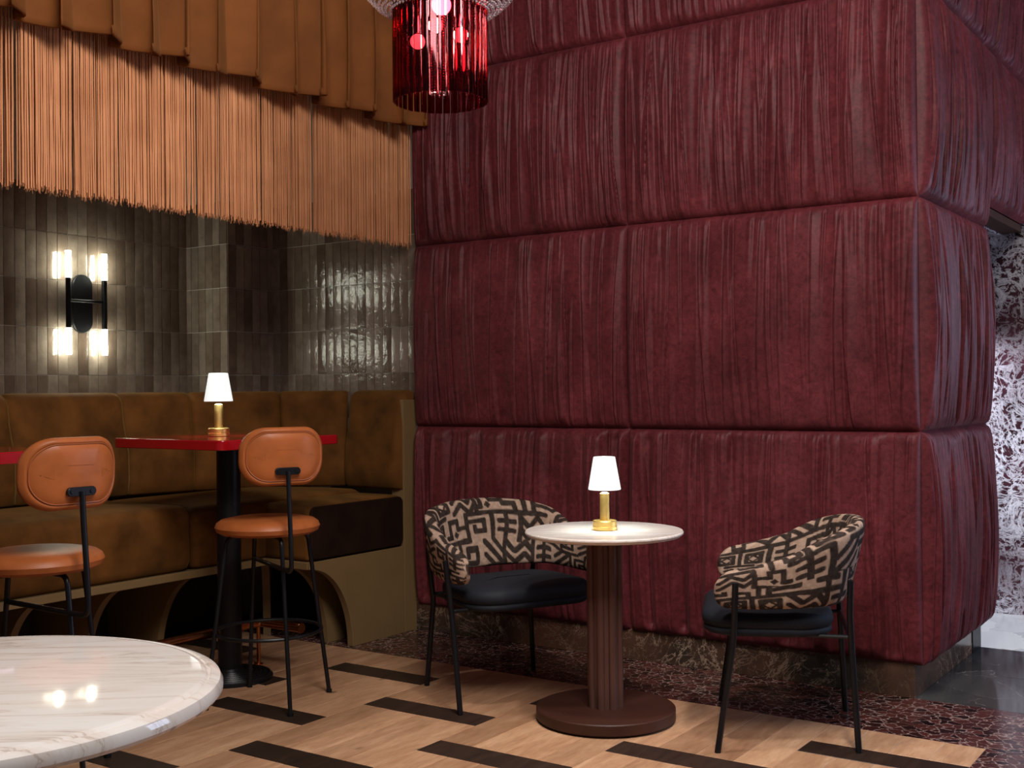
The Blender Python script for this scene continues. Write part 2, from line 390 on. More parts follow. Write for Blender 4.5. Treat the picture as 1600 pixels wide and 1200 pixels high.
# ------------------------------------------------------------------ tiled walls
TP, TH, Z0 = .0621, .2531, 1.155
XA, XC, YC, YW = -5.512, -5.157, 4.605, 4.962
wall_left = struct(G().box(XA-.15, XA-.001, .6, YW+.15, 0, 3.4).obj('wall_left', MT['grout'], smooth=False))
wall_corner = struct(G().box(XA-.001, XC-.001, YC+.001, YW+.1, 0, 3.4).obj('wall_corner', MT['grout'], smooth=False))
wall_rear = struct(G().box(XC-.001, -3.95, YW+.001, YW+.12, 0, 3.4).obj('wall_rear', MT['grout'], smooth=False))
tvars = []
for k in range(5):
    g = G(); a = TP/2-.0019; h = TH/2-.0019
    # slightly uneven handmade face, facing -Y
    j = lambda s: R.uniform(-s, s)
    n_, mz = 3, 5; vs = []; fs = []
    for iz in range(mz+1):
        for ix in range(n_+1):
            e = (ix in (0, n_)) or (iz in (0, mz))
            vs.append((-a+2*a*ix/n_, (-.0035 if e else -.0048+j(.0006)), -h+2*h*iz/mz))
    for iz in range(mz):
        for ix in range(n_): q = iz*(n_+1)+ix; fs.append((q, q+1, q+n_+2, q+n_+1))
    per = [ix for ix in range(n_+1)]+[(iz+1)*(n_+1)-1 for iz in range(1, mz+1)]+[mz*(n_+1)+ix for ix in range(n_-1, -1, -1)]+[iz*(n_+1) for iz in range(mz-1, 0, -1)]
    nb = len(vs); vs += [(vs[p][0], .008, vs[p][2]) for p in per]
    for i in range(len(per)): i2 = (i+1) % len(per); fs.append((per[i2], per[i], nb+i, nb+i2))
    g.add(vs, fs); o = g.obj('tile', MT['tile'], None, True, angle=60); tvars.append(o.data); bpy.data.objects.remove(o)
def tile(parent, x, y, z, rz, sx=1):
    o = bpy.data.objects.new('tile', R.choice(tvars)); C.objects.link(o); o.parent = parent
    o.location = (x, y, z); o.rotation_euler = (R.uniform(-.006, .006), 0, rz+R.uniform(-.008, .008)); o.scale = (sx, 1, 1)
def run(parent, length, place, rz, zrows):
    n = int(length//TP); rest = length-n*TP
    for r_ in zrows:
        for i in range(n+1):
            if i == n:
                if rest < .006: continue
                s = n*TP+rest/2; sx = (rest-.002)/(TP-.0022)
            else: s = (i+.5)*TP; sx = 1
            x, y = place(s); tile(parent, x, y, Z0+TH*(r_+.5), rz, sx)
rows = range(0, 5)
run(wall_left, YC-2.55, lambda s: (XA, YC-s), PI/2, rows)
run(wall_corner, XC-XA, lambda s: (XC-s, YC), 0, rows)
run(wall_corner, YW-YC, lambda s: (XC, YC+s), PI/2, rows)
run(wall_rear, -3.955-XC, lambda s: (XC+s, YW), 0, rows)
struct(G().box(-5.66, -4.12, .6, 5.08, 3.25, 3.4).obj('ceiling', MT['ceil'], smooth=False))

# ------------------------------------------------------------------ gathered upholstery
def gathered(parent, o, du, nrm, W, H, seed, crease=9, medium=46, gather=75, wave=.012, wf=14, depth=.028, res=.0023, pinch=(1,1,1,1)):
    """panel with lower-left corner o, along du (horizontal), up z, bulging along nrm"""
    nu, nv = int(W/res), int(H/.0125)
    u = np.linspace(0, W, nu)[:, None]*np.ones((1, nv)); v = np.linspace(0, H, nv)[None, :]*np.ones((nu, 1))
    rs = np.random.RandomState(seed); us = u[:, 0]; vs = v[0]
    h = np.zeros_like(u)
    fade = lambda a, b, w_: 1/(1+np.exp(-(vs-a)/w_))*1/(1+np.exp((vs-b)/w_))
    def path(slant, wig): 
        return slant*(vs-H/2)+wig*np.sin(vs/H*PI*rs.uniform(.8, 2.2)+rs.uniform(0, 6))
    # broad soft waves
    h += wave*(noise2(u+.03*noise2(u, v, 3, 1.5, seed), v, wf, .9, seed+1)-.5)*2*np.clip(noise2(u, v, 4, 1.4, seed+2)*1.5, 0, 1)
    # sharp overlapping creases running most of the height
    n = int(W*crease); 
    for k in range(n):
        u0 = W*(k+rs.uniform(.1, .9))/n; A = rs.uniform(.008, .024); sg = rs.choice((-1, 1))
        d = (us[:, None]-u0-path(rs.uniform(-.05, .05), rs.uniform(.002, .008))[None])*sg
        f = fade(rs.uniform(-.1, .28)*H, H*(1-rs.uniform(-.1, .28)), .05)[None]
        h += A*f*(np.where(d > 0, np.exp(-d/rs.uniform(.010, .026)), 0)-.9*np.exp(-(d/.0042)**2))
    # medium folds
    n = int(W*medium)
    for k in range(n):
        u0 = rs.uniform(0, W); A = rs.uniform(.003, .0095); w_ = rs.uniform(.005, .014)
        d = us[:, None]-u0-path(rs.uniform(-.05, .05), rs.uniform(0, .006))[None]
        c0 = rs.uniform(0, H); l = rs.uniform(.12, .45)
        if rs.rand() < .6: c0 = rs.choice((.03, H-.03)); l = rs.uniform(.15, .6)
        h += A*fade(c0-l, c0+l, .045)[None]*(np.exp(-(d/w_)**2)-.5*np.exp(-((d-w_*1.7)/(w_*.7))**2))
    # fine gathers next to the upper and lower seams
    n = int(W*gather)
    for k in range(n):
        u0 = rs.uniform(0, W); A = rs.uniform(.0016, .0050); w_ = rs.uniform(.0026, .0055); e = rs.rand() < .6
        d = us[:, None]-u0-path(rs.uniform(-.06, .06), .001)[None]
        f = np.exp(-((H-vs) if e else vs)/rs.uniform(.04, .20))[None]
        h += A*f*np.exp(-(d/w_)**2)
    h = h*np.clip(np.minimum(v, H-v)/.05, .12, 1)
    dl, dr, db, dt = u, W-u, v, H-v
    pl = np.ones_like(u)
    for d_, k_ in ((dl, pinch[0]), (dr, pinch[1]), (db, pinch[2]), (dt, pinch[3])):
        if k_: pl *= (1-np.exp(-d_/.012))**.7
    flat = np.clip((np.minimum(dl, dr)-.004)/.035, 0, 1)
    big = .030*np.sin(PI*np.clip(v/H, 0, 1))**.8
    off = depth*pl+h*flat*np.clip(pl, 0, 1)+big*pl
    o = np.array(o, float); du = np.array(du, float); nr = np.array(nrm, float)
    P = o+u[..., None]*du+v[..., None]*np.array([0, 0, 1.])+off[..., None]*nr
    return np_grid_obj('upholstered_panel', P, MT['upholstery'], parent, flip=False)
XL, XM, XR = -4.03, -2.708, -1.338
YF = 4.945
ZR = [.14, 1.113, 2.095, 3.005, 3.95]
wall_back = struct(G().box(XL+.03, XR-.02, YF+.01, YF+.10, .15, 3.95).obj('wall_back', MT['dark'], smooth=False))
sd = 11
DENS = [(6, 42, 40, .042, 22), (10, 34, 60, .013, 13), (14, 58, 60, .016, 18), (10, 50, 50, .014, 16)]
for r_ in range(4):
    for a, b_ in ((XL, XM), (XM, XR)):
        sd += 37; gathered(wall_back, (a, YF, ZR[r_]), (1,0,0), (0,-1,0), b_-a, ZR[r_+1]-ZR[r_], sd, *DENS[r_])
wall_right = struct(G().box(XR-.10, XR-.02, YF+.02, 6.10, .15, 3.95).box(XR-.10, XR-.02, 6.10, 8.4, 2.22, 3.95).obj('wall_right', MT['dark'], smooth=False))
YS = 6.12
for r_ in range(4):
    sd += 37
    gathered(wall_right, (XR, YF+.002, ZR[r_]), (0,1,0), (1,0,0), YS-YF, ZR[r_+1]-ZR[r_], sd, 15, 60, 60, .016, 18)
sd += 37; gathered(wall_right, (XR, YS, 2.215), (0,1,0), (1,0,0), 2.2, ZR[3]-2.215, sd, 15, 60, 60, .016, 18)
sd += 37; gathered(wall_right, (XR, YS, ZR[3]), (0,1,0), (1,0,0), 2.2, ZR[4]-ZR[3], sd, 15, 60, 60, .016, 18)
bb = struct(G().box(-4.05, -1.372, 4.94, 5.03, 0, .17).obj('baseboard_back', MT['greymarble'], smooth=False, bevel=.002))
struct(G().box(-1.46, -1.372, 5.03, 5.93, 0, .17).obj('baseboard_right', MT['greymarble'], smooth=False, bevel=.002))
struct(G().box(-1.46, -1.368, 5.93, 6.1, 0, .19).obj('trim_1', MT['black'], smooth=False, bevel=.003))
# corridor behind the opening
struct(G().box(-3.6, -1.28, 7.06, 7.2, 0, 2.6).obj('wall_far', MT['farmarble'], smooth=False))
struct(G().box(-3.6, -1.45, 6.1, 7.06, 2.16, 2.3).obj('ceiling_corridor', MT['farmarble'], smooth=False))
struct(G().box(-1.45, -1.34, 6.1, 8.4, 2.17, 2.21).obj('trim_2', MT['bronze'], smooth=False))
struct(G().box(-1.30, -1.2, 7.04, 7.2, 0, 2.17).obj('trim_3', MT['black'], smooth=False))

# ------------------------------------------------------------------ corner banquette
bq = thing('corner_banquette', 'long olive-brown velvet corner banquette on arched beige brackets below the tiled wall', 'banquette', (-4.36, 4.12, 0))
def bqo(o):
    o.parent = bq; o.matrix_parent_inverse = Matrix.Translation((4.36, -4.12, 0)); return o
def rounded_block(x0, x1, y0, y1, z0, z1, r, crown=.02, n=14):
    """soft cushion block: superellipsoid-like rounded box with crowned top"""
    g = G(); import itertools
    m = 10; rings = []
    prof = [(0, 0)]  # inset, z
    zs = [(r*.6, z0), (r*.15, z0+r*.3), (0, z0+r*.8), (0, z1-r)]
    for k in range(1, 7):
        a = PI/2*k/6; zs.append((r*(1-math.cos(a)), z1-r+r*math.sin(a)))
    for ins, z in zs:
        w_, d_ = x1-x0-2*ins, y1-y0-2*ins
        rr = max(.02, r*.7-ins*.3)
        rings.append([((x0+x1)/2+px, (y0+y1)/2+py, z) for px, py in rrect(w_, d_, rr, 5)])
    base = rings[-1]; cx, cy = (x0+x1)/2, (y0+y1)/2
    for s in (.8, .55, .3, .05):
        rings.append([(cx+(p[0]-cx)*s, cy+(p[1]-cy)*s, z1+crown*(1-s*s)) for p in base])
    return g.rings(rings)
for (x0, x1, y0, y1) in ((-5.06, -4.355, 1.25, 2.452), (-5.06, -4.355, 2.456, 3.662)):
    bqo(rounded_block(x0, x1, y0, y1, .466, .775, .055).obj('seat_cushion', MT['velvet']))
bqo(rounded_block(-5.06, -4.352, 3.666, 4.86, .466, .765, .05).obj('seat_cushion', MT['velvet']))
bqo(rounded_block(-4.40, -4.056, 4.125, 4.85, .466, .745, .04, .01).obj('seat_cushion', MT['velvet']))
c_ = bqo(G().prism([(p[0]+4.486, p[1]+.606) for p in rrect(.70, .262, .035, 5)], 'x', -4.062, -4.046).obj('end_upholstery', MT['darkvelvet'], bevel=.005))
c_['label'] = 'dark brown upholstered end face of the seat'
# rail / platform
bqo(G().prism([(-5.06, 1.2), (-4.355, 1.2), (-4.355, 4.118), (-4.06, 4.118), (-4.06, 4.84), (-5.06, 4.84)], 'z', .43, .466).obj('seat_rail', MT['beige'], smooth=False, bevel=.003))
bqo(G().box(-5.10, -5.05, 1.2, 4.6, 0, .43).box(-5.05, -4.10, 4.80, 4.84, 0, .43).obj('kick_panel', MT['dark'], smooth=False))
def quad_arch(front, back, a=.31, b=.43, top=.43):
    """bracket profile (depth from the front, z): quarter-ellipse cut under the front edge"""
    pts = [(0.0, top)]
    for k in range(17):
        th = PI/2*k/16; pts.append((a*math.sin(th), b*math.cos(th)))
    pts[0] = (0.0, top)
    return pts+[(back, 0), (back, top)]
pf = quad_arch(0, .69)
for y in (1.65, 2.07, 2.485, 2.90, 3.31, 3.72):
    bqo(G().prism([(-4.362-d, z) for d, z in pf], 'y', y-.018, y+.018).obj('support_bracket', MT['beige'], smooth=False))
bqo(G().prism([(4.122+d, z) for d, z in quad_arch(0, .68)], 'x', -4.262, -4.226).obj('support_bracket', MT['beige'], smooth=False))
# diagonal bracket in the inner corner
dg = G().prism([(-d, z) for d, z in quad_arch(0, .85, .40)], 'y', -.02, .02)
dg.v = [(-4.36+x*.7071-y*.7071, 4.12-x*.7071-y*.7071, z) for x, y, z in dg.v]
bqo(dg.obj('support_bracket', MT['beige'], smooth=False))
ep = [(4.122, .4655), (4.122, .432)]+[(4.122+.31*math.sin(PI/2*k/24), .43*math.cos(PI/2*k/24)) for k in range(1, 25)]+[(4.838, 0), (4.838, .4655)]
bqo(G().prism(ep, 'x', -4.088, -4.048).obj('end_panel', MT['beige'], smooth=False, bevel=.0015, seg=1))
bqo(G().box(-4.13, -4.044, 4.842, 4.955, 0, 1.257).obj('end_post', MT['beige'], smooth=False, bevel=.002))
bqo(G().box(-5.495, -5.16, 1.2, 4.59, .5, 1.25).obj('back_ledge', MT['beige'], smooth=False))
# backrest, one cushion between each pair of seams
ctrl = [(-5.05, 1.28), (-5.05, 1.92), (-5.05, 2.56), (-5.05, 3.2), (-5.05, 3.84), (-4.972, 4.20), (-4.755, 4.63), (-4.47, 4.86), (-4.056, 4.80)]
sm = [Vector((*p, 0)) for p in ctrl]
fine = smooth_path([(*p, 0) for p in ctrl[:8]], 24)
segs = [fine[i*24:(i+1)*24+1] for i in range(7)]
last = [Vector((-4.47+.414*t, 4.835-.03*t, 0)) for t in np.linspace(0, 1, 25)]
segs.append(last)
for si, sg in enumerate(segs):
    L = len(sg); rg = []; end = si == 7
    for i, p in enumerate(sg):
        t = (sg[min(i+1, L-1)]-sg[max(i-1, 0)]).normalized(); nb = Vector((-t.y, t.x, 0))   # towards the wall
        e = min(i, L-1-i)/(L-1); e2 = (1-math.exp(-e/.035))**.6
        if end and i > L/2: e2 = min(e2, 1)
        lean = .045 if si > 4 else .075
        sec = [(.02, .772), (-.006, .785), (-.014, .86), (-.010, 1.0), (.10*lean/.075*.35, 1.15), (lean*.65, 1.25), (lean*.82, 1.285), (lean+.02, 1.303), (lean+.05, 1.311)]
        th = .16 if not end else .13
        back = [(max(th, lean+.055), 1.300), (th, .772)]
        ring = []
        for d, z in sec+back:
            dd = d+.018*(1-e2) if d < .11 else d
            zz = z-(.007*(1-e2) if z > 1.27 else 0)
            q = p+nb*dd; y = min(q.y, 4.956); x = max(q.x, -5.20)
            ring.append((x, y, zz))
        rg.append(ring)
    bqo(G().rings(rg).obj('back_cushion', MT['velvet'], angle=70))

# copper foot rail
fr = thing('foot_rail', 'copper pipe foot rail on short posts in front of the banquette', 'foot rail', (-4.172, 3.915, 0))
ax = 4.172; ay = 3.915
def T(pts): return [(p[0]+ax, p[1]-ay, p[2]) for p in pts]
G().tube(bend_path(T([(-4.172, 1.3, .20), (-4.172, 3.915, .20), (-3.905, 3.915, .20)]), .05), .0215, 14).obj('pipe', MT['copper'], fr, bevel=0)
G().lathe([(.001, -.004), (.024, -.004), (.024, .004), (.001, .004)], 20).obj('end_cap', MT['copper'], fr)
cap = bpy.data.objects['end_cap']; cap.location = (-3.902+ax, 0, .20); cap.rotation_euler = (0, PI/2, 0)
for y in (3.90, 2.9, 1.9):
    G().lathe([(.022, 0), (.022, .006), (.010, .008), (.010, .185)], 14, (0, y-ay, 0)).obj('post', MT['copper'], fr)

# ------------------------------------------------------------------ red bar tables
def bar_table(label, loc):
    t = thing('bar_table', label, 'table', loc, 0, 'red bar tables in front of the banquette')
    o = G().prism(rrect(.72, .72, .035, 6), 'z', 1.062, 1.105).obj('tabletop', MT['red'], t, bevel=.004, seg=3)
    G().box(-.17, .17, -.17, .17, 1.050, 1.062).obj('mount_plate', MT['black'], t, smooth=False)
    G().lathe([(.054, .05), (.054, 1.05)], 32).obj('column', MT['black'], t)
    prof = [(.192, 0), (.192, .012), (.186, .016)]
    r = .181; z = .018
    while r > .075: prof += [(r, z+.006), (r-.008, z+.006), (r-.012, z+.002), (r-.017, z+.004)]; r -= .020; z += .0035
    prof += [(.056, z+.012), (.056, .06)]
    G().lathe(prof, 48).obj('base', MT['black'], t, angle=30)
    return t
bar_table('glossy red square bar table carrying a small lit lamp on its top', (-4.08, 3.64, 0))
bar_table('glossy red bar table with bare top, partly hidden behind the nearer tan bar stool', (-4.08, 2.20, 0))

# ------------------------------------------------------------------ bar stools
def stool():
    t = thing('bar_stool', '', 'bar stool', (0, 0, 0), 0, 'tan leather bar stools')
    # local +X = towards the back rest
    prof = [(.0, .712), (.12, .706), (.19, .710), (.212, .722), (.219, .740), (.212, .756), (.195, .768), (.15, .777), (.08, .781), (.0, .782)]
    G().lathe([(max(r, .001), z) for r, z in prof], 48).obj('seat', MT['leather'], t)
    feet = {'back': 0, 'right': 90, 'front': 180, 'left': 270}
    for nm, a in feet.items():
        c, s = math.cos(rad(a)), math.sin(rad(a)); P = lambda r, z: (c*r, s*r, z)
        leg = G().tube(bend_path([P(.10, .703), P(.176, .703), P(.268, .012)], .045), .0092, 10).obj('leg', MT['black'], t)
        G().lathe([(.0125, 0), (.0125, .012), (.010, .014)], 12, P(.2685, 0)).obj('glide', MT['black'], leg)
    G().tube([(.222*math.cos(2*PI*k/48), .222*math.sin(2*PI*k/48), .30) for k in range(48)], .0075, 8, loop=True).obj('foot_ring', MT['black'], t)
    G().tube(bend_path([(-.19, 0, .58), (.30, 0, .58), (.288, 0, .74), (.272, 0, .90), (.268, 0, .985)], .045), .0095, 10).obj('back_post', MT['black'], t)
    # backrest: rounded pad curved a little around the sitter
    bk = thing('x', '', 'x'); 
    for k in ('label', 'category'): del bk[k]
    bpy.data.objects.remove(bk)
    W, H, zc = .355, .238, 1.043
    def pad(shr, x):
        return [(x+.060*((py/(.18))**2)*-1 + (pz)*.05, py, zc+pz) for py, pz in rrect(W-2*shr, H-2*shr, .098-shr*.6, 12)]
    xs = .222
    rg = [pad(.10, xs-.004), pad(.05, xs-.002), pad(.02, xs), pad(.006, xs+.004), pad(0, xs+.014), pad(.002, xs+.024), pad(.010, xs+.033), pad(.0165, xs+.035), pad(.0195, xs+.0315), pad(.023, xs+.036), pad(.05, xs+.039), pad(.09, xs+.040)]
    pd = G().rings(rg).obj('backrest', MT['leather'], t, angle=80)
    G().tube(pad(.0215, xs+.0365), .0022, 6, loop=True).obj('piping', MT['piping'], pd)
    br = [(py, pz) for py, pz in rrect(.106, .030, .0149, 8)]
    b = G().prism([(p[0], p[1]+.985) for p in br], 'x', xs+.034, xs+.046).obj('bracket', MT['black'], t, bevel=.002)
    for sy in (-.036, .036):
        G().tube([(xs+.045, sy, .985), (xs+.049, sy, .985)], .007, 10).obj('bolt', MT['black'], b)
    return t
st = stool()
st.location = (-3.64, 3.46, 0); st.rotation_euler = (0, 0, math.atan2(-.429, .903)); st['label'] = 'tan leather bar stool with round seat, beside the lamp on the red table'
dup(st, (-3.578, 2.340, 0), rad(-2), 'tan leather bar stool cut by the picture edge, behind the large white marble table')

# ------------------------------------------------------------------ table lamps
def lamp(label, loc):
    t = thing('table_lamp', label, 'lamp', loc, 0, 'small brass table lamps')
    G().lathe([(.045, 0), (.0485, .002), (.0485, .015), (.046, .017), (.046, .019), (.0475, .020), (.0475, .035), (.045, .0385), (.019, .0385), (.0185, .042)], 40).obj('base', MT['brass'], t, angle=30)
    G().lathe([(.019, .042), (.0185, .145), (.008, .15)], 28).obj('stem', MT['brass'], t)
    n = 96; pleat = lambda a: 1-.012*(max(0, math.cos(8*a))**24)
    rg = []
    for r, z in ((.0635, .160), (.0645, .163), (.0435, .286), (.0425, .289), (.036, .290), (.0125, .290), (.012, .288)):
        rg.append([(r*pleat(2*PI*k/n)*math.cos(2*PI*k/n), r*pleat(2*PI*k/n)*math.sin(2*PI*k/n), z) for k in range(n)])
    G().rings(rg, cap=False).obj('lamp_shade', MT['shade'], t, angle=50)
    d = bpy.data.lights.new('lamp_bulb', 'POINT'); d.energy = 4.5; d.color = (.88, 1, .96); d.shadow_soft_size = .03
    o = bpy.data.objects.new('lamp_bulb', d); C.objects.link(o); o.parent = t; o.location = (0, 0, .150)
    o.location = (0, 0, .215)
    return t
# ------------------------------------------------------------------ small round marble table
TB = (-2.310, 3.992, 0)
tt = thing('pedestal_table', 'small round white marble table on a fluted brown column with a disc base', 'table', TB)
G().lathe([(.29, .722), (.304, .726), (.313, .736), (.313, .741), (.309, .746), (.001, .746)], 96).obj('tabletop', MT['marble2'], tt, angle=30)
def flute(a):
    k = (a/(2*PI)*8+.2) % 1; x = (k-.5)*2
    return .93+.04+.19*math.sqrt(max(0, 1-(x/.62)**2)) if abs(x) < .62 else .93
G().lathe([(.0625, .045), (.0625, .722)], 288, rfun=flute).obj('column', MT['bronze2'], tt, angle=50)
G().lathe([(.25, 0), (.262, .004), (.262, .010), (.272, .010), (.275, .013), (.275, .048), (.271, .052), (.001, .052)], 96).obj('base', MT['bronze'], tt, angle=30)
lamp('small lit brass table lamp on the round white marble table', (-2.307, 3.995, .746))
lamp('small lit brass table lamp on the red bar table', (-4.115, 3.615, 1.105))

# ------------------------------------------------------------------ large marble table in front
ft = thing('marble_table', 'large round white veined marble table cut off at the near corner of the picture', 'table', (-2.158, 1.219, 0))
G().lathe([(.42, .700), (.492, .700), (.507, .704), (.5135, .712), (.5135, .722), (.508, .733), (.497, .7375), (.490, .7385), (.488, .7355), (.484, .7355), (.478, .7405), (.47, .7415), (.001, .742)], 160).obj('tabletop', MT['marble'], ft, angle=35)
G().lathe([(.07, .045), (.07, .70)], 144, rfun=flute).obj('column', MT['brass'], ft, angle=50)
G().lathe([(.30, 0), (.30, .036), (.296, .04), (.001, .046)], 96).obj('base', MT['bronze'], ft, angle=30)

# ------------------------------------------------------------------ armchairs
def pattern_canvas(seed, S, V, res=.0016):
    rs = random.Random(seed); ns, nv = int(S/res), int(V/res)
    s = np.linspace(0, S, ns)[:, None]*np.ones((1, nv)); v = np.linspace(0, V, nv)[None, :]*np.ones((ns, 1))
    ws = s+.030*(noise2(s, v, 8, 8, seed)-.5); wv = v+.030*(noise2(s, v, 8, 8, seed+1)-.5)
    out = np.zeros((ns, nv)); hw = .0108
    def seg(a, b, hw_=hw):
        nonlocal out
        ax_, ay_ = a; bx, by = b; dx, dy = bx-ax_, by-ay_; L2 = dx*dx+dy*dy+1e-9
        t = np.clip(((ws-ax_)*dx+(wv-ay_)*dy)/L2, 0, 1)
        d = np.maximum(np.abs(ws-ax_-t*dx), np.abs(wv-ay_-t*dy))*.5+np.hypot(ws-ax_-t*dx, wv-ay_-t*dy)*.5
        out = np.maximum(out, np.clip((hw_-d)/.0022+.5, 0, 1))
    def poly(pts, hw_=hw):
        for i in range(len(pts)-1): seg(pts[i], pts[i+1], hw_)
    def fill(cx, cy, rx, ry, val):
        nonlocal out
        d = np.abs(ws-cx)/rx+np.abs(wv-cy)/ry; k = np.clip((1-d)*rx/.0022+.5, 0, 1); out = out*(1-k)+val*k
    cw, ch = .124, .108
    for i in range(int(S/cw)+1):
        for j in range(int(V/ch)+1):
            x0 = i*cw+(.5*cw if j % 2 else 0)-.03; y0 = j*ch
            Pn = lambda a, b: (x0+a*cw, y0+b*ch)
            k = rs.randrange(7); fl = rs.random() < .5; fv_ = rs.random() < .5
            Q = lambda a, b: Pn(1-a if fl else a, 1-b if fv_ else b)
            poly([Q(0, 0), Q(1, 0)]); 
            if rs.random() < .8: poly([Q(0, 0), Q(0, 1)])
            if k == 0:
                poly([Q(.26, .24), Q(.76, .24), Q(.76, .78), Q(.26, .78), Q(.26, .24)]); fill(*Pn(.51, .51), .030, .030, 1); fill(*Pn(.51, .51), .017, .015, 0)
            elif k == 1: poly([Q(.0, .30), Q(.70, .30), Q(.70, .72), Q(.32, .72), Q(.32, .52)])
            elif k == 2:
                for o in (0, .42): poly([Q(.0, .15+o), Q(.3, .52+o), Q(.62, .15+o), Q(1, .52+o)], hw*.9)
            elif k == 3: poly([Q(.3, 0), Q(.3, .66), Q(1, .66)]); poly([Q(.62, 0), Q(.62, .34), Q(1, .34)])
            elif k == 4: poly([Q(.5, 0), Q(.5, .9)]); poly([Q(.24, .35), Q(.78, .35)]); poly([Q(.24, .70), Q(.78, .70)])
            elif k == 5: poly([Q(0, .5), Q(.42, .5), Q(.42, .8), Q(.8, .8), Q(.8, .25), Q(1, .25)]); fill(*Q(.55, .3), .016, .016, 1)
            else: poly([Q(.1, .1), Q(.9, .9)]); poly([Q(.5, .05), Q(.95, .5)], hw*.8); poly([Q(.05, .5), Q(.5, .95)], hw*.8)
    return out, res
def armchair(label, loc, rz, seed):
    t = thing('armchair', label, 'armchair', loc, rz, 'patterned armchairs at the small table')
    # plan of the shell's middle line: U open to +X
    plan = smooth_path([(.255, -.318, 0), (.16, -.322, 0), (.04, -.315, 0), (-.07, -.292, 0), (-.150, -.235, 0), (-.192, -.13, 0), (-.206, 0, 0), (-.192, .13, 0), (-.150, .235, 0), (-.07, .292, 0), (.04, .315, 0), (.16, .322, 0), (.255, .318, 0)], 40)
    Pl = np.array([tuple(p) for p in plan])[:, :2]
    ds = np.r_[0, np.cumsum(np.hypot(*np.diff(Pl, axis=0).T))]; S = ds[-1]
    nu = 420; sv = np.linspace(0, S, nu); px = np.interp(sv, ds, Pl[:, 0]); py = np.interp(sv, ds, Pl[:, 1])
    k = np.ones(21)/21
    tx, ty = np.gradient(px), np.gradient(py); ln = np.hypot(tx, ty); tx /= ln; ty /= ln
    nx, ny = -ty, tx                                    # outward side
    # heights along the shell
    a = px
    top = np.interp(a, [-.206, -.18, -.115, -.02, .10, .20, .255], [.812, .800, .765, .705, .668, .645, .625])
    bot = np.interp(a, [-.206, -.1, .1, .255], [.512, .516, .510, .512])
    end = np.minimum(sv, S-sv)
    rr = .055; cap_ = np.where(end < rr, np.sqrt(np.clip(1-((rr-end)/rr)**2, 0, 1)), 1)     # rounded arm ends
    zc = (top+bot)/2; hh = (top-bot)/2*(.10+.90*cap_); th = .034*(.08+.92*cap_)
    # section: superellipse
    m = 150; ph = np.linspace(0, 2*PI, m, endpoint=False)
    cx, sx = np.cos(ph), np.sin(ph)
    ex = np.sign(cx)*np.abs(cx)**.62; ez = np.sign(sx)*np.abs(sx)**.40
    # even out the section samples by arc length
    q = np.stack([ex*.034, ez*.13], 1); qq = np.r_[q, q[:1]]; al = np.r_[0, np.cumsum(np.hypot(*np.diff(qq, axis=0).T))]
    uu = np.linspace(0, al[-1], m, endpoint=False); ex = np.interp(uu, al, qq[:, 0])/.034; ez = np.interp(uu, al, qq[:, 1])/.13
    Z = zc[:, None]+hh[:, None]*ez[None]
    backness = np.clip((-px-.02)/.2, 0, 1)
    lean = (Z-.52)*(.12+.20*backness[:, None])                                  # the shell leans outwards
    off = th[:, None]*ex[None]+lean*.8
    X = px[:, None]+nx[:, None]*off; Y = py[:, None]+ny[:, None]*off
    P = np.stack([X, Y, Z], -1)
    V = al[-1]; canvas, res = pattern_canvas(seed, S, V)
    ci = np.clip((sv/res).astype(int), 0, canvas.shape[0]-1); w0 = ((uu+V/4) % (V/2))-V/4; vv = (uu-w0)[None]+w0[None]*cap_[:, None]
    cj = (np.mod(vv, V-res)/res).astype(int)
    colr = canvas[ci[:, None], cj]
    sh = np_grid_obj('shell', P, MT['kuba'], t, closed_v=True, colors=colr)
    # close the two arm ends
    fixn(sh.data)
    for e in (0, -1): G().add([tuple(p) for p in P[e]], [tuple(range(m))]).obj('arm_end', MT['kuba'], sh)
    # seat
    def seat_ring(ins, z):
        return [(px_*1+.065, py_, z) for px_, py_ in ((x*(1), y*(1-.10*(x < 0)*abs(x)/.23)) for x, y in rrect(.47-2*ins, .585-2*ins, .13-ins*.5, 10))]
    g = G().rings([seat_ring(.05, .398), seat_ring(.012, .402), seat_ring(.002, .412), seat_ring(.002, .424), seat_ring(.007, .430), seat_ring(0, .437), seat_ring(-.004, .455), seat_ring(.0, .474), seat_ring(.016, .488), seat_ring(.06, .497), seat_ring(.13, .502), seat_ring(.22, .504)])
    g.obj('seat', MT['seatblack'], t, angle=60)
    for s in (-1, 1):
        G().tube(bend_path([(.247, s*.352, .0), (.187, s*.358, .40), (.182, s*.368, .50), (.178, s*.380, .612)], .03), .0115, 12).obj('leg', MT['black'], t)
        G().tube(bend_path([(-.247, s*.272, .0), (-.228, s*.245, .38), (-.222, s*.262, .50), (-.225, s*.272, .612)], .03), .0115, 12).obj('leg', MT['black'], t)
    G().tube([(.188, -.35, .405), (.188, .35, .405)], .009, 10).obj('seat_bar', MT['black'], t)
    G().tube([(-.226, -.246, .405), (-.226, .246, .405)], .009, 10).obj('seat_bar', MT['black'], t)
    for s in (-1, 1): G().tube([(-.228, s*.245, .405), (.188, s*.20, .400)], .008, 8).obj('side_bar', MT['black'], t)
    return t
armchair('armchair with geometric brown and beige shell beside the banquette, facing the viewer', (-2.893, 4.152, 0), rad(-26.56), 5)
armchair('armchair with geometric brown and beige shell near the wall corner, seen from its side', (-1.673, 4.256, 0), rad(-156.66), 9)

